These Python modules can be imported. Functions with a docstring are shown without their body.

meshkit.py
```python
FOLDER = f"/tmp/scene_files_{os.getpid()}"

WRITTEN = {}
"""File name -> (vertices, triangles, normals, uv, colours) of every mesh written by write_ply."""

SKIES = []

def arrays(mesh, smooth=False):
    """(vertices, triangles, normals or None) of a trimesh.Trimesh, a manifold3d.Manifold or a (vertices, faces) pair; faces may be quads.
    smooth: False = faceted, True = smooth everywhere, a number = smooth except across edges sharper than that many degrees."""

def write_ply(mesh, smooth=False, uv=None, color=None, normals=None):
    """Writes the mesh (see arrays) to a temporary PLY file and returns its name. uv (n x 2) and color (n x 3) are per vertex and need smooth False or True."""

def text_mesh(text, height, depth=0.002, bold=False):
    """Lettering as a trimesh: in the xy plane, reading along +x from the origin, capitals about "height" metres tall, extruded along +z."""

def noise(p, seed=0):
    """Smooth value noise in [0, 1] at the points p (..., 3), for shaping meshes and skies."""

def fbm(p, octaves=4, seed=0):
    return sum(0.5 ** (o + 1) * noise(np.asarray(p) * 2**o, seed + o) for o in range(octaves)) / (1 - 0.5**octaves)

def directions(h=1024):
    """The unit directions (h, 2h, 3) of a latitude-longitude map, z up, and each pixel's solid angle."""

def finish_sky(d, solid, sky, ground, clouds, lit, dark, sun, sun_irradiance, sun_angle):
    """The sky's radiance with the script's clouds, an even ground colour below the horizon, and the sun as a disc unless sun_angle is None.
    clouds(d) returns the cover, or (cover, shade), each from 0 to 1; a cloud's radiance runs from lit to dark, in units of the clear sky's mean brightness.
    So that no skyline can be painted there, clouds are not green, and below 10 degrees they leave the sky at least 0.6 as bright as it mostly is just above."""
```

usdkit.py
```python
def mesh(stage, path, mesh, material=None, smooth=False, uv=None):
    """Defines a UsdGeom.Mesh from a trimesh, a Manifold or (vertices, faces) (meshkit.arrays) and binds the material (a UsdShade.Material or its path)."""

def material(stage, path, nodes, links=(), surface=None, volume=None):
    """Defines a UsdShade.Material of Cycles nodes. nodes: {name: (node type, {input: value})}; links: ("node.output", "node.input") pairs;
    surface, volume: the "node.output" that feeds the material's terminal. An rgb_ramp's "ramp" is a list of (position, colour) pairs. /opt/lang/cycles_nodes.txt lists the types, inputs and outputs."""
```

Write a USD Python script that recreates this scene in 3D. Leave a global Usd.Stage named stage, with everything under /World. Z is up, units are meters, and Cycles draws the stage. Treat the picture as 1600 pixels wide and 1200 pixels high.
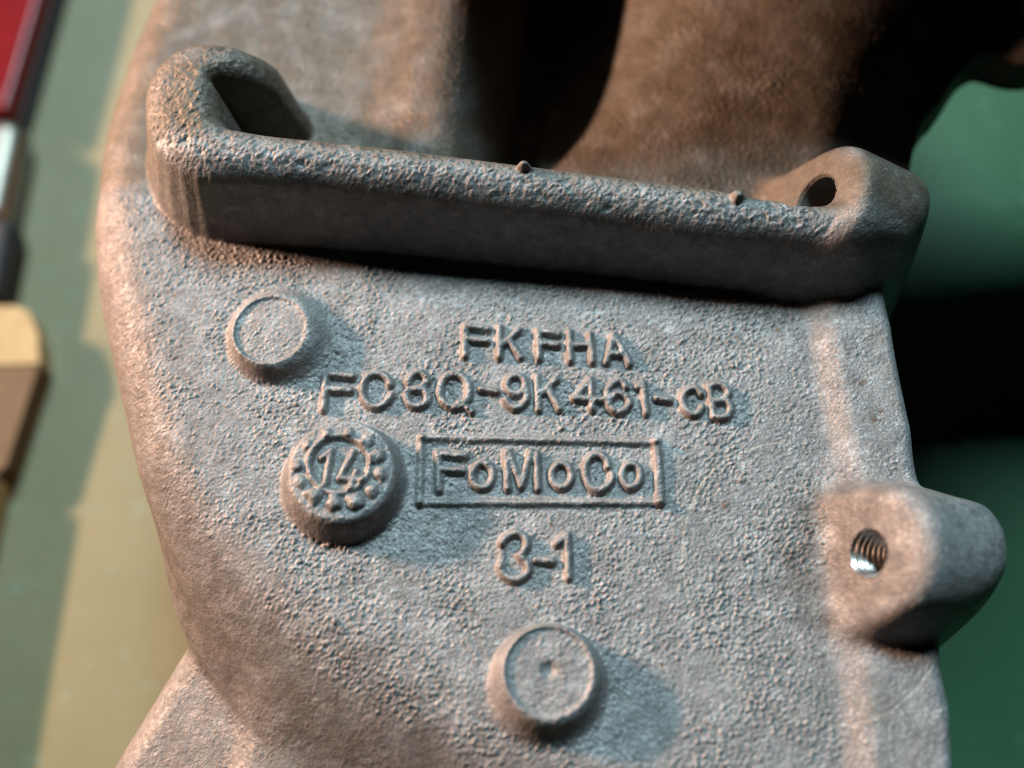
import math, numpy as np, trimesh, usdkit, meshkit, manifold3d as m3
from pxr import Usd, UsdGeom, UsdLux, UsdShade, Gf, Sdf, Vt
from scipy.ndimage import gaussian_filter, map_coordinates
from scipy.interpolate import PchipInterpolator
from shapely.geometry import Polygon

stage = Usd.Stage.CreateInMemory()
UsdGeom.SetStageUpAxis(stage, 'Z'); UsdGeom.SetStageMetersPerUnit(stage, 1.0)
UsdGeom.Xform.Define(stage, '/World'); UsdGeom.Scope.Define(stage, '/World/Looks')
MM = 0.001

# ------------------------------------------------------------------ camera (all lengths in mm until written)
F_PX, D0, TILT = 1700.0, 136.0, math.radians(22)
CT, ST = math.cos(TILT), math.sin(TILT)
EYE = np.array([0, -D0 * ST, D0 * CT])
TABLE_Z = -78.0
cam = UsdGeom.Camera.Define(stage, '/World/camera')
cam.CreateHorizontalApertureAttr(36.0); cam.CreateVerticalApertureAttr(27.0)
cam.CreateFocalLengthAttr(36.0 * F_PX / 1600)
cam.CreateFStopAttr(8.5); cam.CreateFocusDistanceAttr((D0 - 3.0) * MM)
cam.CreateClippingRangeAttr(Gf.Vec2f(0.005, 50))
cam.CreateExposureAttr(0.0)
xf = UsdGeom.Xformable(cam)
xf.AddTranslateOp().Set(Gf.Vec3d(*(EYE * MM))); xf.AddRotateXOp().Set(math.degrees(TILT))

# ------------------------------------------------------------------ lamps
def rect_lamp(name, pos, target, w, h, color, power):
    l = UsdLux.RectLight.Define(stage, '/World/' + name)
    l.CreateWidthAttr(w * MM); l.CreateHeightAttr(h * MM)
    l.CreateColorAttr(Gf.Vec3f(*color)); l.CreateIntensityAttr(power)
    p, t = np.array(pos, float), np.array(target, float)
    z = (p - t) / np.linalg.norm(p - t); x = np.cross([0, 0, 1.0], z); x /= np.linalg.norm(x); y = np.cross(z, x)
    m = Gf.Matrix4d(*x, 0, *y, 0, *z, 0, *(p * MM), 1)
    UsdGeom.Xformable(l).AddTransformOp().Set(m)
    return l
def sphdir(az, el, dist, target):                                    # az from +x, degrees
    a, e = math.radians(az), math.radians(el)
    return np.array(target) + dist * np.array([math.cos(e) * math.cos(a), math.cos(e) * math.sin(a), math.sin(e)])
KT, FT = (0, 0, 0), (0, 0, 0)
rect_lamp('warm_work_lamp', sphdir(159, 16.5, 620, KT), KT, 90, 20, (1.0, 0.62, 0.44), 2250)
rect_lamp('cool_window', sphdir(92, 54, 1300, FT), FT, 310, 270, (0.59, 0.84, 0.95), 116)

# ------------------------------------------------------------------ pixel -> plane point
def P(u, v, z=0.0):
    dx, dy = (u - 800) / F_PX, -(v - 600) / F_PX
    d = np.array([dx, dy * CT + ST, dy * ST - CT])
    return EYE + d * (z - EYE[2]) / d[2]
def PX(pts, z=0.0):
    return np.array([P(p[0], p[1], p[2] if len(p) > 2 else z) for p in pts])
def project(x, y, z):
    qx, qy, qz = x - EYE[0], y - EYE[1], z - EYE[2]
    depth = qy * ST - qz * CT
    return 800 + F_PX * qx / depth, 600 - F_PX * (qy * CT + qz * ST) / depth

# ------------------------------------------------------------------ grid of the casting's relief
def axis(parts):
    out = [parts[0][0]]
    for a, b, s in parts:
        n = max(1, int(round((b - a) / s))); out += list(np.linspace(a, b, n + 1)[1:])
    return np.array(out)
STEP = 0.12
gx = axis([(-76, -58, .5), (-58, 62, STEP), (62, 86, .2), (86, 150, .6)])
gy = axis([(-70, -50, .5), (-50, 42, STEP), (42, 64, .22), (64, 72, .3), (72, 112, .8)])
X, Y = np.meshgrid(gx, gy)
NY, NX = X.shape

def window(pts, pad):
    pts = np.asarray(pts)
    i0, i1 = np.searchsorted(gx, [pts[:, 0].min() - pad, pts[:, 0].max() + pad])
    j0, j1 = np.searchsorted(gy, [pts[:, 1].min() - pad, pts[:, 1].max() + pad])
    return slice(j0, j1), slice(i0, i1)
def seg_dist(x, y, pts, extra=None):
    """distance to a polyline; extra: per-vertex columns interpolated at the nearest point; also the signed side (left positive)"""
    best = np.full(x.shape, 1e9); val = None if extra is None else np.zeros(x.shape + (np.shape(extra)[1],)); side = np.zeros(x.shape)
    for k in range(len(pts) - 1):
        a, b = pts[k][:2], pts[k + 1][:2]; ab = b - a; L2 = max(ab @ ab, 1e-12)
        t = np.clip(((x - a[0]) * ab[0] + (y - a[1]) * ab[1]) / L2, 0, 1)
        dx, dy = x - a[0] - t * ab[0], y - a[1] - t * ab[1]
        d = np.hypot(dx, dy); m = d < best
        best[m] = d[m]; side[m] = np.sign(ab[0] * dy - ab[1] * dx)[m]
        if extra is not None:
            e0, e1 = np.asarray(extra[k]), np.asarray(extra[k + 1]); val[m] = e0 + t[m][:, None] * (e1 - e0)
    return (best, side) if extra is None else (best, side, val)
def smooth_line(pts, n=8):
    """a rounder version of a polyline (monotone chord-length interpolation)"""
    pts = np.asarray(pts, float); s = np.r_[0, np.cumsum(np.linalg.norm(np.diff(pts[:, :2], axis=0), axis=1))]
    q = np.linspace(0, s[-1], n * (len(pts) - 1) + 1)
    from scipy.interpolate import Akima1DInterpolator
    return np.stack([Akima1DInterpolator(s, c)(q) for c in pts.T], 1)
def inside(x, y, poly):
    from matplotlib.path import Path  # pragma: no cover
def poly_signed(x, y, pts):
    """signed distance to a closed polygon: positive outside"""
    pts = np.asarray(pts)[:, :2]; ring = np.vstack([pts, pts[:1]])
    d, _ = seg_dist(x, y, ring)
    c = np.zeros(x.shape, bool)
    for (x0, y0), (x1, y1) in zip(ring[:-1], ring[1:]):
        if y0 == y1: continue
        m = (y0 > y) != (y1 > y)
        c ^= m & (x < (x1 - x0) * (y - y0) / (y1 - y0) + x0)
    return np.where(c, -d, d)
def smax(a, b, k):
    h = np.maximum(k - np.abs(a - b), 0) / k
    return np.maximum(a, b) + h * h * k / 4
def smin(a, b, k): return -smax(-a, -b, k)
def sstep(a, b, x):
    t = np.clip((x - a) / (b - a), 0, 1); return t * t * (3 - 2 * t)
def fall(d, R, ang=80):
    """drop of a rounded edge of radius R whose wall, at angle ang, starts at d = 0 (d positive outside)"""
    s = np.sin(np.radians(ang)); c = np.cos(np.radians(ang))
    t = np.maximum(d + R * s, 0)
    return np.where(t < R * s, R - np.sqrt(np.maximum(R * R - np.minimum(t, R * s) ** 2, 0)), R * (1 - c) + (t - R * s) * s / c)
rng = np.random.default_rng(7)
def pebbles(sx, seed, x=None, y=None, soft=1.5):
    """separate rounded grains about sx mm apart, unit variance"""
    x = X if x is None else x; y = Y if y is None else y
    key = ('peb', sx, seed, soft)
    if key not in NCACHE:
        n = 900; g = np.random.default_rng(seed); a = (g.random((n, n)) < 1 / 26.0) * g.exponential(1.0, (n, n)).clip(.2, 2.6)
        a = gaussian_filter(a, soft, mode='wrap') - gaussian_filter(a, 6.0, mode='wrap'); NCACHE[key] = a / a.std()
    c = sx / 6.0
    return map_coordinates(NCACHE[key], [(y / c) % 900, (x / c) % 900], order=1, mode='grid-wrap')
NCACHE = {}
def noise_field(sx, seed, aniso=1.0, x=X, y=Y):
    """band of noise with feature size sx mm, unit variance, in plan"""
    key = (sx, seed, aniso)
    if key not in NCACHE:
        n = 700; r = np.random.default_rng(seed).standard_normal((n, n))
        g = gaussian_filter(r, (2.2 * aniso, 2.2), mode='wrap') - gaussian_filter(r, (4.5 * aniso, 4.5), mode='wrap'); NCACHE[key] = g / g.std()
    c = sx / 6.0
    return map_coordinates(NCACHE[key], [(y / c) % 700, (x / c) % 700], order=1, mode='grid-wrap')

# ------------------------------------------------------------------ relief
NAMES = ['cast_body']; KEEP = {}
L = np.zeros(X.shape, np.int16)
def part(name):
    NAMES.append(name); return len(NAMES) - 1
UU, VV = project(X, Y, -8.0)

# rib line
RIBPX = [(505, 214, -7, 1.6), (472, 178, -1, 1.7), (438, 123, 7, 2.2), (392, 94, 11, 2.5), (344, 82, 12.5, 2.9), (304, 89, 12.5, 4.0), (281, 115, 12.5, 4.7), (277, 158, 12.5, 4.6), (292, 206, 12.5, 4.2), (345, 230, 12.5, 3.4),
         (420, 238, 12.4, 3.0), (520, 247, 12.2, 2.9), (650, 262, 12, 2.9), (800, 281, 11.6, 2.9), (950, 300, 11.2, 2.9), (1100, 320, 10.8, 3.0), (1250, 340, 10.4, 3.0), (1345, 352, 10.2, 3.0)]
rp = np.array([np.r_[P(u, v, z)[:2], z, w] for u, v, z, w in RIBPX]); rp = smooth_line(rp, 5)
straight = np.array([rp[np.argmin(np.abs(rp[:, 0] - P(330, 228, 12)[0]) + 100 * (rp[:, 1] > P(330, 165, 12)[1]))][:2], rp[-1][:2]])
dirr = straight[1] - straight[0]; dirr = dirr / np.linalg.norm(dirr)
behind = (X - straight[1][0]) * -dirr[1] + (Y - straight[1][1]) * dirr[0]          # mm behind the rib's line
# plate
plate = 0.35 * np.sin(X / 19.0) * 0.3 - 0.0
bandline = smooth_line(PX([(1262, 380), (1270, 440), (1290, 560), (1312, 680), (1328, 800), (1322, 940), (1336, 1080), (1345, 1300)], .7)[:, :2])
d, s = seg_dist(X, Y, bandline)
sd = np.where(s > 0, d, -d)
plate += 1.5 * sstep(-2.0, 2.2, sd)
# surface behind the rib
prof = PchipInterpolator([-400, 250, 420, 530, 580, 625, 665, 700, 725, 750, 790, 825, 870, 1060, 2500], [-4.5, -4.0, -4.1, -4.0, -3.6, -2.4, -.9, -.3, -.7, -2.0, -6.5, -12, -17, -17, -17])
skew = UU + 0.10 * (VV - 120)
zb = prof(skew)
zb = zb - 3.0 * np.exp(-np.maximum(behind - 1, 0) / 3.0) * (skew < 760)
# the big tube at the upper right: a deep hollow that climbs to a broad crown, lower again near the rib
def tilted(c, a, r, x=X, y=Y):
    a = np.asarray(a, float); a = a / np.linalg.norm(a)
    dx, dy = x - c[0], y - c[1]; k = a[0] * dx + a[1] * dy
    A, B, C = 1 - a[2] ** 2, -2 * a[2] * k, dx * dx + dy * dy - k * k - r * r
    q = B * B - 4 * A * C
    z = np.where(q > 0, (-B + np.sqrt(np.maximum(q, 0))) / (2 * A), -60 - np.sqrt(np.maximum(-q, 0)))
    return c[2] + z, c[2] - k / a[2]                                   # upper side of the barrel, plane of its end
pn = PchipInterpolator([-400, 690, 730, 770, 850, 950, 1100, 1250, 1350, 1430, 1500, 2500], [-4, -4, -6.5, -8.5, -6.5, -4.5, -2.5, -2.5, -5, -10, -25, -40])
pf = PchipInterpolator([-400, 700, 745, 800, 880, 1000, 1120, 1250, 1400, 1500, 1700, 2500], [-4, -4, -12, -21, -17, -7, -1, 1.5, 0, -4, -10, -20])
tt = np.clip((258 - VV) / 258, -.2, 1.35)
tube = np.where(UU > 700, pn(UU) * (1 - tt) + pf(UU) * tt, -90)
# flange arm that leaves the tube to the right
ARM = PX([(1395, 300), (1422, 214), (1446, 186), (1470, 148), (1496, 122), (1528, 117), (1560, 127), (1588, 130), (1620, 116), (1760, 100), (2300, 80), (2300, -420), (600, -420), (600, 500), (1380, 500)], -12)
arm = 3 - fall(poly_signed(X, Y, np.vstack([smooth_line(ARM[:10, :2], 4), ARM[10:, :2]])), 2.2, 84)
tube = np.where(UU > 1300, smax(tube, np.full(tube.shape, -6.5), 3), tube)
tube = np.where(UU > 1150, smin(tube, arm, 2), tube)
tube = np.maximum(tube, -95)
wt = sstep(790, 865, skew)
zb = zb * (1 - wt) + tube * wt
hw = 1.5 + 11 * sstep(P(330, 230, 0)[0], P(225, 230, 0)[0], X)
w = sstep(-1, 1, (behind - 0.6 * (hw - 1.5)) / hw)
base = plate * (1 - w) + zb * w
tube_mask = (behind > 0) & (skew > 800)

# outline of the main body: rounded edges
mainpx = [(275, -120, -8), (240, -20, -8), (196, 70, -7), (167, 150, -7), (150, 265, -7), (152, 400, -7), (163, 500, -7), (185, 600, -7), (207, 700, -7), (248, 830, -9), (300, 945, -10), (352, 1020, -10),
          (412, 1095, -10), (480, 1152, -10), (560, 1205, -10), (700, 1290, -10), (900, 1420, -10)]
mleft = smooth_line(PX(mainpx)[:, :2], 5)
d, s = seg_dist(X, Y, mleft)
dl = np.where(s > 0, -d, d)            # walking down the left edge the body lies to the left
vv0 = project(X, Y, -5.0)[1]
Rl = 8.5 + 9.5 * sstep(720, 1050, vv0); ang = 80 - 22 * sstep(760, 1000, vv0)
left_drop = fall(dl, Rl, ang); left_drop = left_drop + 4 * np.maximum(left_drop - 13, 0)
H = base - left_drop
# lower lobe on the left
lobe_line = smooth_line(PX([(350, 890, -13), (290, 985, -13), (232, 1075, -13), (148, 1205, -13), (60, 1340, -13)])[:, :2], 4)
d, s = seg_dist(X, Y, lobe_line)
dlb = np.where(s > 0, -d, d)
ul, vl = project(X, Y, -11.0)
facet = ul - (392 - 0.22 * (vl - 1100))
lobe = -10.6 + 0.0 * X - 1.6 * sstep(26, -22, facet) - 0.05 * np.maximum(-facet, 0) * .3 - fall(dlb, 4.0, 80) + 0.8 * sstep(0, 90, facet)
lobe = np.where((X < -10) & (vl > 850), lobe, -90)
H = smax(H, lobe, 7.0)
g = gaussian_filter(H, 11); m = np.exp(-((dl - 1) / 4.0) ** 2) * sstep(880, 960, vv0) * (lobe > -16) * (X < 10); m = gaussian_filter(m, 5); H = H * (1 - m) + g * m

# right edge (without lugs)
RIGHTPX = [(1452, 330, 0), (1398, 428, 0), (1388, 470, 0), (1397, 560, 0), (1420, 670, 0), (1440, 745, 0), (1462, 860, 0), (1474, 1000, 0), (1480, 1100, 0), (1487, 1320, 0)]
rl = smooth_line(PX(RIGHTPX)[:, :2], 5)
d, s = seg_dist(X, Y, rl)
dr = np.where(s > 0, d, -d)
right_drop = np.where(behind < 2, fall(dr, 1.3, 84), 0)
H = H - right_drop
BASE = H.copy()

# rib
d, s, ex = seg_dist(X, Y, rp[:, :2], rp[:, 2:4])
hook = X < P(345, 200, 9)[0]
lump = -pebbles(.95, 21, soft=1.9) * 0.055 + noise_field(.40, 24) * .03 + pebbles(.5, 22) * 0.025
ribz = ex[..., 0] - fall(d - ex[..., 1] - 0.3, 3.5, 75)
ribz = ribz - 0.25 * np.clip(-s * d, -3, 3)                           # the top leans towards the front
left_end = fall(P(247, 300, 4)[0] - X, 2.2, 82) * (Y < P(300, 205, 9)[1] + 2) * 0
H = smax(H, ribz, 1.6)
lab = part('rib'); L[(ribz > BASE + 0.25)] = lab; RIB = lab

# lugs: two round bosses whose faces lean to the left
def lug(c, a, r, k, stop, name):
    global H
    barrel, face = tilted(c, a, r)
    z = smin(barrel, face, k)
    z = z - fall(poly_signed(X, Y, stop), 3.2, 82)
    z = np.where((np.abs(X - c[0]) < 30) & (np.abs(Y - c[1]) < 14), z, -90)
    before = H.copy(); H = smax(H, z, 2.6)
    i = part(name); L[(z > before - 0.1) & (H > before + 0.12)] = i
    return i
LUG_C, LUG_A, LUG_R = P(1357, 864, 5.4), np.array((-0.88, 0.0, 0.48)), 8.5
stop = PX([(1250, 700), (1440, 748), (1512, 750), (1544, 785), (1564, 845), (1564, 898), (1540, 945), (1505, 975), (1478, 998), (1250, 1040)], 1.0)
LUGI = lug(LUG_C, LUG_A, LUG_R, 6.0, stop, 'mounting_lug')
EYE_C, EYE_A, EYE_R = P(1274, 316, 6.3), np.array((-0.86, 0.10, 0.47)), 8.4
stop = PX([(1180, 180), (1300, 190), (1380, 196), (1422, 210), (1444, 246), (1455, 290), (1452, 332), (1438, 374), (1410, 420), (1180, 460)], 3.0)
EYEI = lug(EYE_C, EYE_A, EYE_R, 3.6, stop, 'mounting_lug')

for c, rad in ((LUG_C, 15.0), (EYE_C, 14.0)):
    sl = window(np.array([c]), rad + 6); g = gaussian_filter(H[sl], 7); m = 1 - sstep(rad - 3, rad + 3, np.hypot(X[sl] - c[0] - 3, Y[sl] - c[1])); H[sl] = H[sl] * (1 - m) + g * m
# round pads: skewed frustums
def pad(base_uv, rb, top_uv, rt, h, k, name, recess=None):
    global H
    c0, c1 = P(*base_uv, 0), P(*top_uv, h)
    sl = window(np.array([c0, c1]), rb + 4); x, y = X[sl], Y[sl]
    dx, dy = c1[0] - c0[0], c1[1] - c0[1]; dr = rt - rb
    ex, ey = x - c0[0], y - c0[1]
    A, B, C = dx * dx + dy * dy - dr * dr, -2 * (ex * dx + ey * dy + rb * dr), ex * ex + ey * ey - rb * rb
    t = (-B - np.sign(A) * np.sqrt(np.maximum(B * B - 4 * A * C, 0))) / (2 * A)
    t2 = (-B + np.sign(A) * np.sqrt(np.maximum(B * B - 4 * A * C, 0))) / (2 * A)
    ok = lambda q: np.where(rb + q * dr > 0, q, -9)
    t = np.maximum(ok(np.minimum(t, 9)), ok(np.minimum(t2, 9))) if A < 0 and False else (rb - np.hypot(ex - dx * .5, ey - dy * .5)) / (rb - rt)
    for _ in range(4):                                                # radius at level t about the centre at level t
        tc = np.clip(t, -1, 1.2); t = (rb - np.hypot(ex - dx * tc, ey - dy * tc)) / (rb - rt)
    z = smin(h * t, np.full(t.shape, float(h)), 1.1) + .012 * noise_field(1.6, 61, x=x, y=y)
    hb = H[sl].copy(); new = smax(hb, z, k)
    if recess:
        ru, rv, rr, depth, tilt = recess
        cr = P(ru, rv, h); q = np.hypot(x - cr[0], y - cr[1])
        new -= (depth + tilt * (-(x - cr[0])) / rr) * (1 - sstep(rr - .28, rr + .12, q))
    H[sl] = new
    i = part(name); LL = L[sl]; LL[(new > hb + 0.35)] = i
    return i, c1
PAD1 = pad((437, 524), 6.5, (424, 514), 4.9, 2.4, 1.2, 'round_pad', (421, 513, 4.55, .50, .22))[0]
PAD3, c3 = pad((856, 1068), 6.5, (858, 1049), 5.2, 3.2, 1.5, 'round_pad', (858, 1048, 4.85, .42, .08))
STAMP, cs = pad((538, 754), 7.5, (533, 734), 6.3, 3.6, 1.0, 'date_stamp')
# dimple in the lower pad
q = np.hypot(X - P(858, 1045, 3.0)[0], Y - P(858, 1045, 3.4)[1]); H -= 0.42 * np.exp(-(q / 0.85) ** 4)

# ------------------------------------------------------------------ lettering: strokes raised out of the surface
def bead(strokes, r, h, name, z=0.0, closed=False, parent=None, label=None, sharp=.42):
    pts = [smooth_line(PX(s, z)[:, :2], 4) if len(s) > 3 else PX(s, z)[:, :2] for s in strokes]
    allp = np.vstack(pts); sl = window(allp, r + .3); x, y = X[sl], Y[sl]
    wob = 1 + 0.04 * noise_field(1.2, 31, x=x, y=y)
    d = np.min([seg_dist(x, y, p)[0] for p in pts], axis=0) / (r * wob)
    add = h * (1 + .05 * noise_field(.9, 33, x=x, y=y)) * (1 - sstep(sharp, 1.0, d))
    H[sl] += add
    i = part(name); LL = L[sl]; LL[add > 0.10 * h] = i
    KEEP[i] = (parent, label)
    return i
def ell(cu, cv, ru, rv, a0=0, a1=360, n=20):
    t = np.radians(np.linspace(a0, a1, n)); return [(cu + ru * math.cos(q), cv - rv * math.sin(q)) for q in t]
R1, H1 = 0.61, 0.80
row1 = {'F': [[(727, 510), (726, 557)], [(729, 511), (762, 516)], [(729, 531), (760, 535)]],
        'K': [[(780, 513), (780, 559)], [(811, 517), (786, 540)], [(795, 534), (813, 559)]],
        'F_': [[(840, 518), (842, 562)], [(842, 519), (872, 524)], [(843, 538), (871, 541)]],
        'H': [[(889, 521), (891, 565)], [(921, 524), (925, 567)], [(891, 542), (922, 541)]],
        'A': [[(958, 526), (947, 568)], [(959, 526), (983, 570)], [(952, 555), (976, 557)]]}
row2 = {'F': [[(509, 587), (506, 640)], [(511, 586), (551, 589)], [(510, 609), (548, 611)]],
        'C': [[(610, 602), (604, 591), (590, 585), (575, 590), (567, 605), (568, 622), (575, 633), (589, 637), (603, 631), (612, 618)]],
        '3': [[(638, 602), (640, 592), (649, 584), (661, 586), (667, 596), (661, 605), (648, 609), (662, 611), (669, 622), (664, 632), (652, 636), (640, 632), (635, 622), (638, 612)]],
        'Q': [ell(710, 612, 23.5, 25.5), [(717, 630), (737, 644)]],
        'dash': [[(751, 610), (776, 614)]],
        '9': [ell(806, 603, 14.5, 14), [(820, 606), (823, 622), (815, 635), (800, 637), (790, 626)]],
        'K': [[(839, 590), (841, 640)], [(869, 594), (846, 616)], [(857, 612), (874, 640)]],
        '4': [[(922, 595), (897, 624)], [(897, 624), (938, 627)], [(922, 595), (925, 641)]],
        '6': [[(977, 607), (966, 597), (952, 606), (948, 626), (955, 641), (970, 645), (982, 635), (978, 622), (965, 617), (952, 627)]],
        '1': [[(995, 607), (1004, 600)], [(1004, 600), (1008, 647)]],
        'dash_': [[(1025, 624), (1046, 627)]],
        'C_': [[(1094, 618), (1083, 608), (1069, 615), (1066, 632), (1073, 645), (1086, 649), (1096, 638)]],
        'B': [[(1106, 606), (1113, 652)], [(1106, 606), (1128, 605), (1137, 615), (1130, 625), (1111, 627)], [(1128, 626), (1141, 637), (1137, 650), (1113, 653)]]}
row4 = {'3': [[(784, 850), (795, 837), (811, 835), (822, 845), (821, 858), (813, 869)], [(815, 873), (823, 883), (824, 896), (813, 905), (798, 905), (787, 898), (782, 887)]],
        'dash': [[(837, 876), (863, 878)]],
        '1': [[(870, 850), (884, 838)], [(886, 838), (888, 903)]]}
def letters(row, parent, r, h, where):
    for k, st in row.items():
        c = k.strip('_'); kind = 'raised_dash' if c == 'dash' else 'raised_digit' if c.isdigit() else 'raised_letter'
        bead(st, r, h, kind, parent=parent, label=f'raised {"dash" if c == "dash" else ("digit " if c.isdigit() else "letter ") + c} {where}')
letters(row1, None, R1, H1, 'in the top line of lettering')
letters(row2, None, R1, H1, 'in the long second line of lettering')
letters(row4, None, R1, H1, 'in the short bottom line under the frame')
bead([[(784, 850), (785, 868), (782, 886)]], .5, .24, 'raised_digit', label='faint left stroke of the digit 3 under the frame')
FR = bead([[(659, 684), (1026, 692)], [(655, 786), (1031, 786)]], .62, .52, 'raised_frame', label='raised rectangular frame round the third line of lettering', sharp=.3)
n0 = len(NAMES)
bead([[(1025, 693), (1031, 785)]], .75, .60, 'frame_side', parent=FR); bead([[(659, 684), (655, 786)]], .55, .42, 'frame_side', parent=FR)
row3 = {'F': [[(684, 709), (686, 766)], [(686, 710), (727, 714)], [(685, 734), (724, 737)]],
        'o': [ell(753.5, 744, 16, 19.5)],
        'M': [[(791, 708), (793, 764)], [(794, 708), (814, 760)], [(829, 708), (815, 760)], [(838, 711), (840, 764)]],
        'o_': [ell(877, 744, 15.5, 18.5)],
        'C': [[(949, 732), (945, 718), (935, 712), (921, 717), (914, 732), (916, 751), (924, 764), (938, 767), (951, 758), (956, 743)]],
        'o__': [ell(985, 745, 14.5, 18)]}
letters(row3, FR, R1, H1, 'inside the raised frame')
# date stamp: ring, dots, digits
def st(x, y): return (430 + x / 5.4545, 640 + y / 5.4545)
zc = 3.6
bead([ell(*st(548, 468), 47.5, 44.5, n=40)], .55, .50, 'stamp_ring', z=zc, parent=STAMP, sharp=.3)
q = np.hypot((X - P(*st(548, 468), zc)[0]), (Y - P(*st(548, 468), zc)[1])); H -= .22 * (1 - sstep(3.0, 3.6, q))
bead([[st(478, 350), st(425, 635)], [st(478, 350), st(395, 415)]], .52, .60, 'raised_digit', z=zc, parent=STAMP, label='raised digit 1 inside the ring of the date stamp')
bead([[st(672, 365), st(545, 585)], [st(545, 585), st(740, 602)], [st(690, 525), st(640, 665)]], .52, .60, 'raised_digit', z=zc, parent=STAMP, label='raised digit 4 inside the ring of the date stamp')
for x, y, r in [(335, 735, 62), (505, 800, 60), (680, 785, 66), (822, 695, 54), (895, 545, 56), (868, 405, 58), (785, 268, 54), (635, 200, 36), (440, 205, 40), (275, 310, 40), (190, 480, 44), (215, 620, 44)]:
    c = P(*st(x, y), zc); rr = r / 5.4545 * .078
    sl = window(np.array([c]), rr + .4); q = np.hypot(X[sl] - c[0], Y[sl] - c[1]) / rr
    q = q * (1 + .10 * noise_field(.7, 73, x=X[sl], y=Y[sl])); add = np.where(q < 1.15, rng.uniform(.8, 1.05) * rr * np.sqrt(np.maximum(1 - (q / 1.15) ** 2, 0)), 0); H[sl] += add
    i = part('stamp_dot'); KEEP[i] = (STAMP, None); LL = L[sl]; LL[q < 1.05] = i
# gate nubs on the rib
for u, v, r, h in [(819, 263, 1.0, 1.5), (1153, 302, 1.15, 1.3)]:
    c = P(u, v, 11.4); sl = window(np.array([c]), 2); q = np.hypot((X[sl] - c[0]), (Y[sl] - c[1])) / r
    q = q * (1 + .12 * noise_field(1.0, 41, x=X[sl], y=Y[sl])); add = h * (1 - sstep(.35, 1.08, q)); H[sl] += add
    i = part('gate_nub'); LL = L[sl]; LL[add > .08] = i

H = gaussian_filter(H, 1.1)
# ------------------------------------------------------------------ rough cast skin
gyy, gxx = np.gradient(H, gy, gx); slope = np.hypot(gxx, gyy); flat = 1 - sstep(.5, 1.6, slope)
slope_s = gaussian_filter(slope, 6)
skin = .75 * pebbles(.53, 11) + .35 * noise_field(.3, 12) + .30 * pebbles(.36, 13) + .40 * np.clip(-1.6 - noise_field(.35, 14), -1.2, 0)
front = 1 - sstep(-2, 1, behind)
amp = np.where(front > .5, .056, .028)
# smoother skin on the lower-left slope, next to the right band, and round the pads
smooth_zone = sstep(-9.0, -5.0, dl) * (vv0 > 350) * .65 + sstep(-5, -1, sd) * .6
amp = amp * (1 - np.clip(smooth_zone, 0, .75)) * (.78 + .30 * np.clip(noise_field(7, 15), -1.4, 1.6) + .10 * np.clip(noise_field(2.2, 17), -1.2, 1.6)).clip(.1, 1.8)
on_rib = gaussian_filter((L == RIB).astype(float), 3) * flat
amp = amp * (1 - on_rib) * np.where(np.isin(L, [STAMP, PAD1, PAD3]), .55, 1) * np.where(L > max(STAMP, PAD1, PAD3), .55, 1) * np.where(np.isin(L, [LUGI, EYEI]), .45, 1)
H += skin * amp * (.4 + .6 * flat) + on_rib * (lump * .9)
H += 0.02 * noise_field(4, 16) * flat

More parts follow.
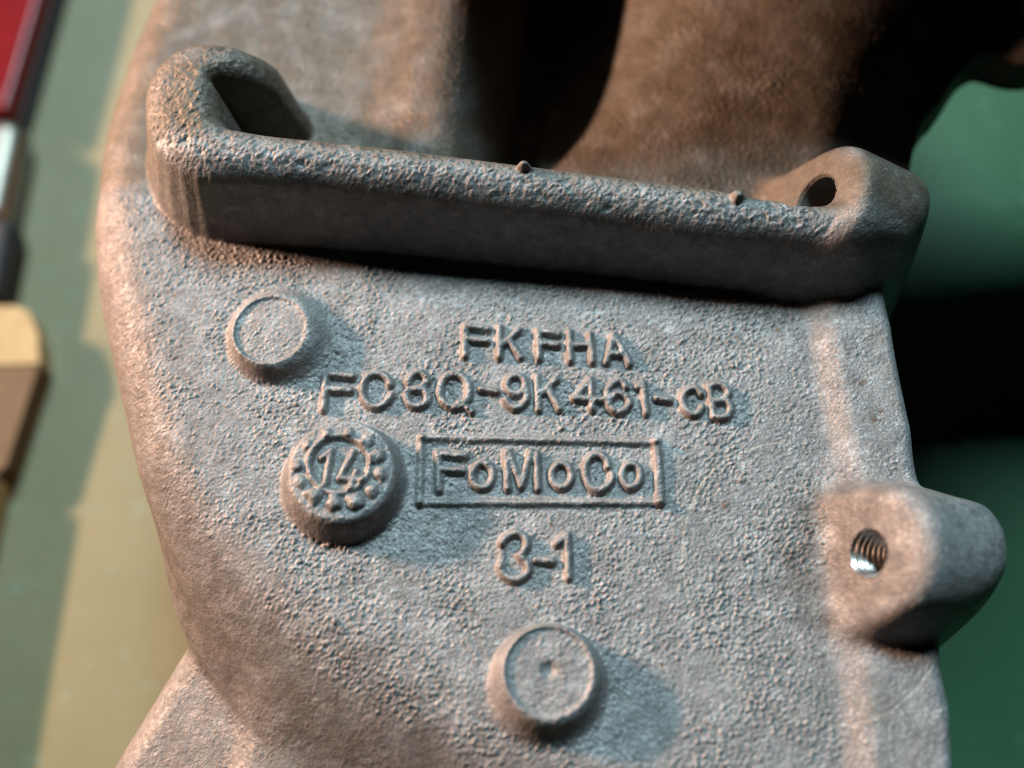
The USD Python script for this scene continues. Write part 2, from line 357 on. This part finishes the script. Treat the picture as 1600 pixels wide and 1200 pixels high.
# ------------------------------------------------------------------ colour marks of the skin (dust, oxide, rust specks, a hair-thin scratch) and tints that tone down lit faces
tint = np.ones(X.shape + (3,))
def blend(mask, col):
    global tint
    tint = tint * (1 - mask[..., None]) + np.asarray(col) * mask[..., None]
bl = np.clip(noise_field(7, 51) * .5 + noise_field(3, 52) * .3, -1, 1)
tint *= np.clip(1 + .09 * bl + .15 * noise_field(.13, 71) + .09 * noise_field(.24, 72), .4, 1.8)[..., None]
blend(.55 * sstep(1.1, 2.2, noise_field(3.2, 53)) * sstep(.0, 1.0, noise_field(.8, 54) + .5), (1.5, 1.52, 1.55))     # pale oxide bloom
blend(.5 * sstep(.9, 2.0, noise_field(4.2, 55)) * sstep(0, 1.2, noise_field(.6, 56) + .4), (.80, .72, .60))       # brown dirt
blend(.9 * sstep(.8, 1.6, noise_field(.34, 62)) * sstep(.0, 1.4, noise_field(4, 63) + .5 + .5 * sstep(0, 35, X)), (1.6, 1.62, 1.62))    # fine pale specks
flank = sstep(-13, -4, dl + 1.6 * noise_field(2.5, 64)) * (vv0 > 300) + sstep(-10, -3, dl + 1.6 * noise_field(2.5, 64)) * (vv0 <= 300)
blend(np.clip(flank, 0, 1) * (.62 + .10 * noise_field(2.2, 65)).clip(0, 1), (.66, .57, .51))                          # brown of the rounded left flank, deepened to tone down the lamplight on it
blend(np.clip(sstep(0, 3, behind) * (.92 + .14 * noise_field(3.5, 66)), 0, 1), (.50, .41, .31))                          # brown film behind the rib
blend(.85 * (1 - sstep(7.5, 11.5, np.hypot(X - LUG_C[0], Y - LUG_C[1]))) * sstep(7, 0, X - LUG_C[0]) * (.75 + .3 * noise_field(2.0, 67)).clip(0, 1), (.52, .46, .42))  # brown tint toning down the lug face that is turned to the lamp
blend(.4 * np.isin(L, [LUGI, EYEI]) * sstep(.9, 1.8, noise_field(.38, 68)) * sstep(-.3, .8, noise_field(3, 75)) * (X > np.where(Y > 5, EYE_C[0], LUG_C[0]) + 3), (1.45, 1.45, 1.45))
blend(.5 * np.isin(L, [LUGI, EYEI]) * sstep(.9, 1.8, noise_field(1.1, 69)), (.6, .56, .52))
for u, v, z, r in [(1215, 515, 0, .45), (1367, 656, 1.5, .55), (1348, 597, 1.5, .4), (1320, 545, 1.5, .3), (1280, 185, -16, .5), (1375, 642, 1.5, .3), (1035, 1040, 0, .25), (880, 822, 0, .22), (862, 820, 0, .22), (1170, 560, 0, .2), (1005, 470, 0, .22), (640, 905, 0, .25), (1130, 790, 0, .3), (1250, 860, .5, .25), (930, 440, 0, .2)]:
    c = P(u, v, z); q = np.hypot(X - c[0], Y - c[1]) * (1 + .3 * noise_field(.6, 57)); blend(.85 * (1 - sstep(r * .5, r, q)), (.62, .36, .18))
sc = smooth_line(PX([(1232, 690), (1175, 700), (1110, 738), (1078, 790), (1065, 850), (1070, 920), (1092, 985), (1130, 1050), (1180, 1095), (1250, 1125), (1330, 1130), (1400, 1100), (1450, 1040), (1478, 985)])[:, :2], 5)
d, _ = seg_dist(X, Y, sc)
blend((.8 * (1 - sstep(.06, .32, d))) * np.clip(.8 + .25 * noise_field(5, 58), .4, 1), (1.45, 1.36, 1.2))
H -= .03 * (1 - sstep(.05, .22, d))

steep = gaussian_filter(sstep(.9, 2.2, slope), 2)[..., None]
tint = tint * (1 - steep) + gaussian_filter(tint, (14, 14, 0)) * steep                # streaks of the plan pattern do not run down steep walls
# ------------------------------------------------------------------ materials
def mat(name, nodes, links, **k): return usdkit.material(stage, '/World/Looks/' + name, nodes, links, **k)
def metal(name, base, rough=.58, metallic=.30, spec=.42, bump=.00009):
    return mat(name, {
        'co': ('texture_coordinate', {}), 'at': ('attribute', {'attribute': 'tint'}),
        'n1': ('noise_texture', {'scale': 420.0, 'detail': 6.0, 'roughness': .6}),
        'r1': ('rgb_ramp', {'ramp': [(.30, tuple(c * .72 for c in base)), (.52, base), (.70, tuple(c * 1.32 for c in base))]}),
        'mx': ('mix_color', {'blend_type': 'multiply', 'fac': 1.0}),
        'n2': ('noise_texture', {'scale': 3200.0, 'detail': 4.0, 'roughness': .62}),
        'n4': ('noise_texture', {'scale': 1100.0, 'detail': 3.0, 'roughness': .5}),
        'ad': ('math', {'math_type': 'multiply_add', 'value2': 1.6}),
        'b': ('bump', {'strength': 1.0, 'distance': bump}),
        'n3': ('noise_texture', {'scale': 1500.0, 'detail': 3.0}),
        'rr': ('map_range', {'from_min': .3, 'from_max': .7, 'to_min': rough - .14, 'to_max': rough + .20, 'clamp': True}),
        'p': ('principled_bsdf', {'metallic': metallic, 'specular_ior_level': spec})},
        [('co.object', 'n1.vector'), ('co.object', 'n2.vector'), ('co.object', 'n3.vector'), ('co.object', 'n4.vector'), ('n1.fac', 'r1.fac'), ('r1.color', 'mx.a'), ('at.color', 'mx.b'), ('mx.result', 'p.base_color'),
         ('n4.fac', 'ad.value1'), ('n2.fac', 'ad.value3'), ('ad.value', 'b.height'), ('b.normal', 'p.normal'), ('n3.fac', 'rr.value'), ('rr.result', 'p.roughness')], surface='p.BSDF')
def plain(name, col, rough=.5, metallic=0.0, scale=300.0, var=.15):
    return mat(name, {'co': ('texture_coordinate', {}), 'n': ('noise_texture', {'scale': scale, 'detail': 4.0}),
                      'r': ('rgb_ramp', {'ramp': [(.3, tuple(c * (1 - var) for c in col)), (.7, tuple(c * (1 + var) for c in col))]}), 'p': ('principled_bsdf', {'roughness': rough, 'metallic': metallic, 'specular_ior_level': .25})},
               [('co.object', 'n.vector'), ('n.fac', 'r.fac'), ('r.color', 'p.base_color')], surface='p.BSDF')
M_CAST = metal('cast_aluminium', (.190, .184, .178))
M_CAST2 = plain('cast_aluminium_plain', (.175, .169, .163), .55, .3)
M_THREAD = mat('cut_metal', {'p': ('principled_bsdf', {'base_color': (.50, .47, .44), 'metallic': 1.0, 'roughness': .33})}, [], surface='p.BSDF')
M_TABLE = mat('green_painted_bench', {
    'co': ('texture_coordinate', {}), 'n1': ('noise_texture', {'scale': 34.0, 'detail': 7.0, 'roughness': .68}), 'r1': ('rgb_ramp', {'ramp': [(.3, (.155, .145, .078)), (.7, (.19, .172, .095))]}),
    'sx': ('separate_xyz', {}), 'mr': ('map_range', {'from_min': -.03, 'from_max': .07, 'to_min': 0., 'to_max': 1., 'clamp': True}), 'wc': ('mix_color', {'blend_type': 'multiply', 'b': (.13, .50, .42)}),
    'n2': ('noise_texture', {'scale': 260.0, 'detail': 3.0}), 'r2': ('rgb_ramp', {'ramp': [(.63, (0, 0, 0)), (.70, (1, 1, 1))]}), 'mx': ('mix_color', {'blend_type': 'mix', 'b': (.16, .27, .22)}),
    'f': ('math', {'math_type': 'multiply', 'value2': .3}), 'rb': ('rgb_to_bw', {}),
    'b': ('bump', {'strength': .4, 'distance': .0002}), 'p': ('principled_bsdf', {'roughness': .36})},
    [('co.object', 'n1.vector'), ('co.object', 'n2.vector'), ('n1.fac', 'r1.fac'), ('r1.color', 'wc.a'), ('co.object', 'sx.vector'), ('sx.x', 'mr.value'), ('mr.result', 'wc.fac'), ('wc.result', 'mx.a'), ('n2.fac', 'r2.fac'), ('r2.color', 'rb.color'), ('rb.val', 'f.value1'), ('f.value', 'mx.fac'), ('mx.result', 'p.base_color'),
     ('n1.fac', 'b.height'), ('b.normal', 'p.normal')], surface='p.BSDF')
M_RED = plain('red_plastic', (.10, .002, .004), .3)
M_DARK = plain('black_rubber', (.02, .02, .022), .6)
M_STEEL = plain('polished_steel', (.20, .185, .155), .45, 1.0)
M_WOOD_SHADE = plain('shaded_wood', (.085, .055, .026), .6)  # wood colour with the shade of the sloping side put into it
M_WOOD = plain('pale_wood', (.28, .22, .11), .6)

# ------------------------------------------------------------------ writing meshes
used = {}
def numbered(parent, name):
    k = used.get((parent, name), 0); used[(parent, name)] = k + 1
    return parent + '/' + (name if k == 0 else f'{name}_{k:03d}')
def tag(prim, **kw):
    for k, v in kw.items():
        if v: prim.SetCustomDataByKey(k, v)
def thing(name, label, cat, loc=(0, 0, 0), rotz=0, group=None):
    x = UsdGeom.Xform.Define(stage, numbered('/World', name)); x.AddTranslateOp().Set(Gf.Vec3d(*(np.array(loc) * MM)))
    if rotz: x.AddRotateZOp().Set(rotz)
    tag(x.GetPrim(), label=label, category=cat, group=group); return str(x.GetPath())
def obj(name, m, material, parent='/World', smooth=30, label=None, **kw):
    v, f, n = meshkit.arrays(m, smooth)
    path = numbered(parent, name)
    u = usdkit.mesh(stage, path, (v * MM, f), material)
    if n is not None:
        u.CreateNormalsAttr(Vt.Vec3fArray.FromNumpy(n.astype(np.float32))); u.SetNormalsInterpolation('vertex')
    tag(u.GetPrim(), label=label, **kw); return path

# relief -> meshes, one per part, sharing one field of normals
LOW = np.where((behind > 6) & (skew > 1250), -12.0, TABLE_Z + 1)
H = np.maximum(H, LOW)
gyy, gxx = np.gradient(H, gy, gx)
N = np.stack([-gxx, -gyy, np.ones_like(H)], -1); N /= np.linalg.norm(N, axis=-1, keepdims=True)
V = np.stack([X, Y, H], -1)
hole = np.zeros(X.shape, bool)
def in_hole(c, a, r):
    a = a / np.linalg.norm(a); q = V - c; k = q @ a
    return (np.linalg.norm(q - k[..., None] * a, axis=-1) < r) & (np.abs(k) < 6)
HOLE_R, EHOLE_R = 2.55, 3.5
hole |= in_hole(LUG_C, LUG_A, HOLE_R + .30) | in_hole(EYE_C, EYE_A, EHOLE_R + .30)
cell = np.maximum.reduce([H[:-1, :-1], H[1:, :-1], H[:-1, 1:], H[1:, 1:]])
drop = (cell <= np.maximum(LOW[:-1, :-1], LOW[1:, 1:]) + 1e-6) | (hole[:-1, :-1] & hole[1:, 1:] & hole[1:, :-1] & hole[:-1, 1:])
lab = L[:-1, :-1].copy()
L_tube = part('tube_elbow'); lab[(lab == 0) & tube_mask[:-1, :-1]] = L_tube
idx = np.arange(NY * NX).reshape(NY, NX)
from scipy.ndimage import label as components
for i in range(1, len(NAMES)):                                        # every part in one piece: stray cells go back to the body
    m = (lab == i) & ~drop; sl0 = np.nonzero(m)
    if len(sl0[0]) == 0: continue
    w = (slice(sl0[0].min(), sl0[0].max() + 1), slice(sl0[1].min(), sl0[1].max() + 1))
    c, n = components(m[w])
    if n > 1:
        big = 1 + np.argmax(np.bincount(c.ravel())[1:]); sub = lab[w]; sub[(c != big) & (c > 0)] = KEEP.get(i, (None,))[0] or 0
casting = thing('cast_housing', 'grey cast aluminium housing with raised lettering, rib and lugs filling the picture', 'metal casting')
paths = {}
def relief(i):
    m = (lab == i) & ~drop
    if not m.any(): return
    j, k = np.nonzero(m)
    a, b, c, d = idx[j, k], idx[j, k + 1], idx[j + 1, k + 1], idx[j + 1, k]
    f = np.vstack([np.stack([a, b, c], 1), np.stack([a, c, d], 1)])
    ids, inv = np.unique(f, return_inverse=True); f = inv.reshape(-1, 3)
    par, label = KEEP.get(i, (None, None))
    path = numbered(paths[par] if par is not None else casting, NAMES[i])
    u = usdkit.mesh(stage, path, (V.reshape(-1, 3)[ids] * MM, f), M_CAST)
    u.CreateNormalsAttr(Vt.Vec3fArray.FromNumpy(N.reshape(-1, 3)[ids].astype(np.float32))); u.SetNormalsInterpolation('vertex')
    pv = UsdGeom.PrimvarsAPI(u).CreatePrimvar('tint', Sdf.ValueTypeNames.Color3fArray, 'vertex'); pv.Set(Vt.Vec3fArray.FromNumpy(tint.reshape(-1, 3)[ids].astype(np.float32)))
    tag(u.GetPrim(), label=label); paths[i] = path
KEEP.setdefault(PAD1, (None, 'smaller round pad with a plain recessed top near the rib')); KEEP.setdefault(PAD3, (None, 'round pad with a dimple in its recessed top'))
KEEP.setdefault(STAMP, (None, 'round date stamp with a ring of dots and the number 14'))
KEEP.setdefault(LUGI, (None, 'lug with a threaded hole on the right edge')); KEEP.setdefault(EYEI, (None, 'lug with a plain hole at the end of the rib'))
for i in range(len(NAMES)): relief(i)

# unseen neck of the tube, added above the view to shade the hollow below it
obj('unseen_tube_neck', m3.Manifold.batch_hull([m3.Manifold.sphere(14, 48).translate(q) for q in ([0, 90, 62], [66, 90, 62], [0, 90, 2], [66, 90, 2], [0, 130, 62], [66, 130, 62], [0, 130, 2], [66, 130, 2])]), M_CAST2, casting)

# holes: threaded bore and plain bore, swept round the lug's axis
def frame(a):
    a = a / np.linalg.norm(a); x = np.cross(a, [0, 1.0, 0]); x /= np.linalg.norm(x); return x, np.cross(a, x), a
def bore(name, parent, c, a, r, depth, pitch, mat_, lip):
    x, y, a = frame(a); nt, nz = 72, 110
    zz = np.linspace(0, depth, nz); th = np.linspace(0, 2 * np.pi, nt, endpoint=False)
    T, Z = np.meshgrid(th, zz)
    ph = (Z / pitch - T / (2 * np.pi)) % 1.0 if pitch else Z * 0
    rr = r - (.34 * np.clip(1.25 - np.abs(2 * ph - 1) * 1.6, 0, 1) * sstep(.2, .9, Z) if pitch else 0) + .35 * np.clip(1 - Z / .45, 0, 1)
    v = c + (.06 - Z)[..., None] * a + rr[..., None] * (np.cos(T)[..., None] * x + np.sin(T)[..., None] * y)
    v = v.reshape(-1, 3); f = []
    for k in range(nz - 1):
        for t in range(nt):
            p, q = k * nt + t, k * nt + (t + 1) % nt; f += [[p, q, q + nt], [p, q + nt, p + nt]]
    n = len(v); v = np.vstack([v, c - depth * a]); k0 = (nz - 1) * nt
    f += [[k0 + t, k0 + (t + 1) % nt, n] for t in range(nt)]
    m = trimesh.Trimesh(v, np.array(f), process=False)
    obj(name, m, mat_, parent, smooth=40)
M_BORE = plain('bore_metal', (.13, .12, .105), .6, .3)
bore('threaded_hole', paths[LUGI], LUG_C, LUG_A, HOLE_R, 11, .85, M_THREAD, True)
bore('bolt_hole', paths[EYEI], EYE_C, EYE_A, EHOLE_R, 12, 0, M_BORE, False)

# ------------------------------------------------------------------ bench and what lies on it
def slab(x0, x1, y0, y1, z0, z1): return trimesh.creation.box(bounds=[[x0, y0, z0], [x1, y1, z1]])
b = obj('bench_top', slab(-700, 500, -400, 700, TABLE_Z - 30, TABLE_Z), M_TABLE, smooth=False, kind='structure')
def rounded(x, y, z, r, n=6):
    s = m3.Manifold.sphere(r, 24); return m3.Manifold.batch_hull([s.translate([sx * (x / 2 - r), sy * (y / 2 - r), sz * (z / 2 - r) + z / 2]) for sx in (-1, 1) for sy in (-1, 1) for sz in (-1, 1)])
h = 9.5; p = P(38, 150, TABLE_Z + h)
t = thing('red_case', 'red plastic case at the left edge of the bench behind the casting', 'case', (p[0] - 60, p[1] + 40, TABLE_Z), -4)
obj('lid', rounded(120, 80, h - 3, 1.6).translate([0, 0, 3]), M_RED, t); obj('base', rounded(122, 80, 4, 1.5), M_DARK, t)
h = 8.0; p = P(34, 262, TABLE_Z + h)
pa, pb = P(34, 186, TABLE_Z + 8), P(36, 352, TABLE_Z + 8)
obj('steel_bar', rounded(70, abs(pa[1] - pb[1]), 9.5, 3.9).translate([pa[0] - 34, (pa[1] + pb[1]) / 2, TABLE_Z]), M_STEEL, label='shiny rounded steel bar lying between the red case and the black tool handle', category='steel bar')
pa, pb = P(28, 345, TABLE_Z + 7), P(28, 474, TABLE_Z + 7)
t = obj('tool_handle', rounded(60, abs(pa[1] - pb[1]), 9.0, 2.5).translate([pa[0] - 30, (pa[1] + pb[1]) / 2, TABLE_Z]), M_DARK, label='black tool handle lying between the steel bar and the wooden block', category='handle')
h = 7.2
def prism(px, h):
    pts = np.array([P(u, v, TABLE_Z + h) for u, v in px]); lo = pts.copy(); lo[:, 2] = TABLE_Z
    return m3.Manifold.hull_points(np.vstack([pts, lo]))
c0 = P(-50, 560, TABLE_Z)
t = thing('wooden_block', 'pale wooden block with its shaded tapering end coloured brown, below the black tool handle', 'wood block', c0)
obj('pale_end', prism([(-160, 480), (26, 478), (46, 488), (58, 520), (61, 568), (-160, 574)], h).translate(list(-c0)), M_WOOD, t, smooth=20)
obj('shaded_end', prism([(-160, 576), (60, 570), (10, 726), (-4, 738), (-160, 742)], h - .4).translate(list(-c0)), M_WOOD_SHADE, t, smooth=20)  # brown colour stands in for the block's shaded sloping side
a, b = P(-6, 748, TABLE_Z + 7), P(-120, 1300, TABLE_Z + 7); c = (a + b) / 2; ln = np.linalg.norm(b - a)
obj('added_shadow_strip', rounded(22, ln, 8, 1).rotate([0, 0, math.degrees(math.atan2(b[1] - a[1], b[0] - a[0])) + 90]).translate([c[0] - 11, c[1] + 1, TABLE_Z]), M_WOOD, label='pale wooden strip added out of view at the left to cast a shadow on the bench', category='added shadow caster')  # unseen strip, added to carry on the shadow edge along the bench
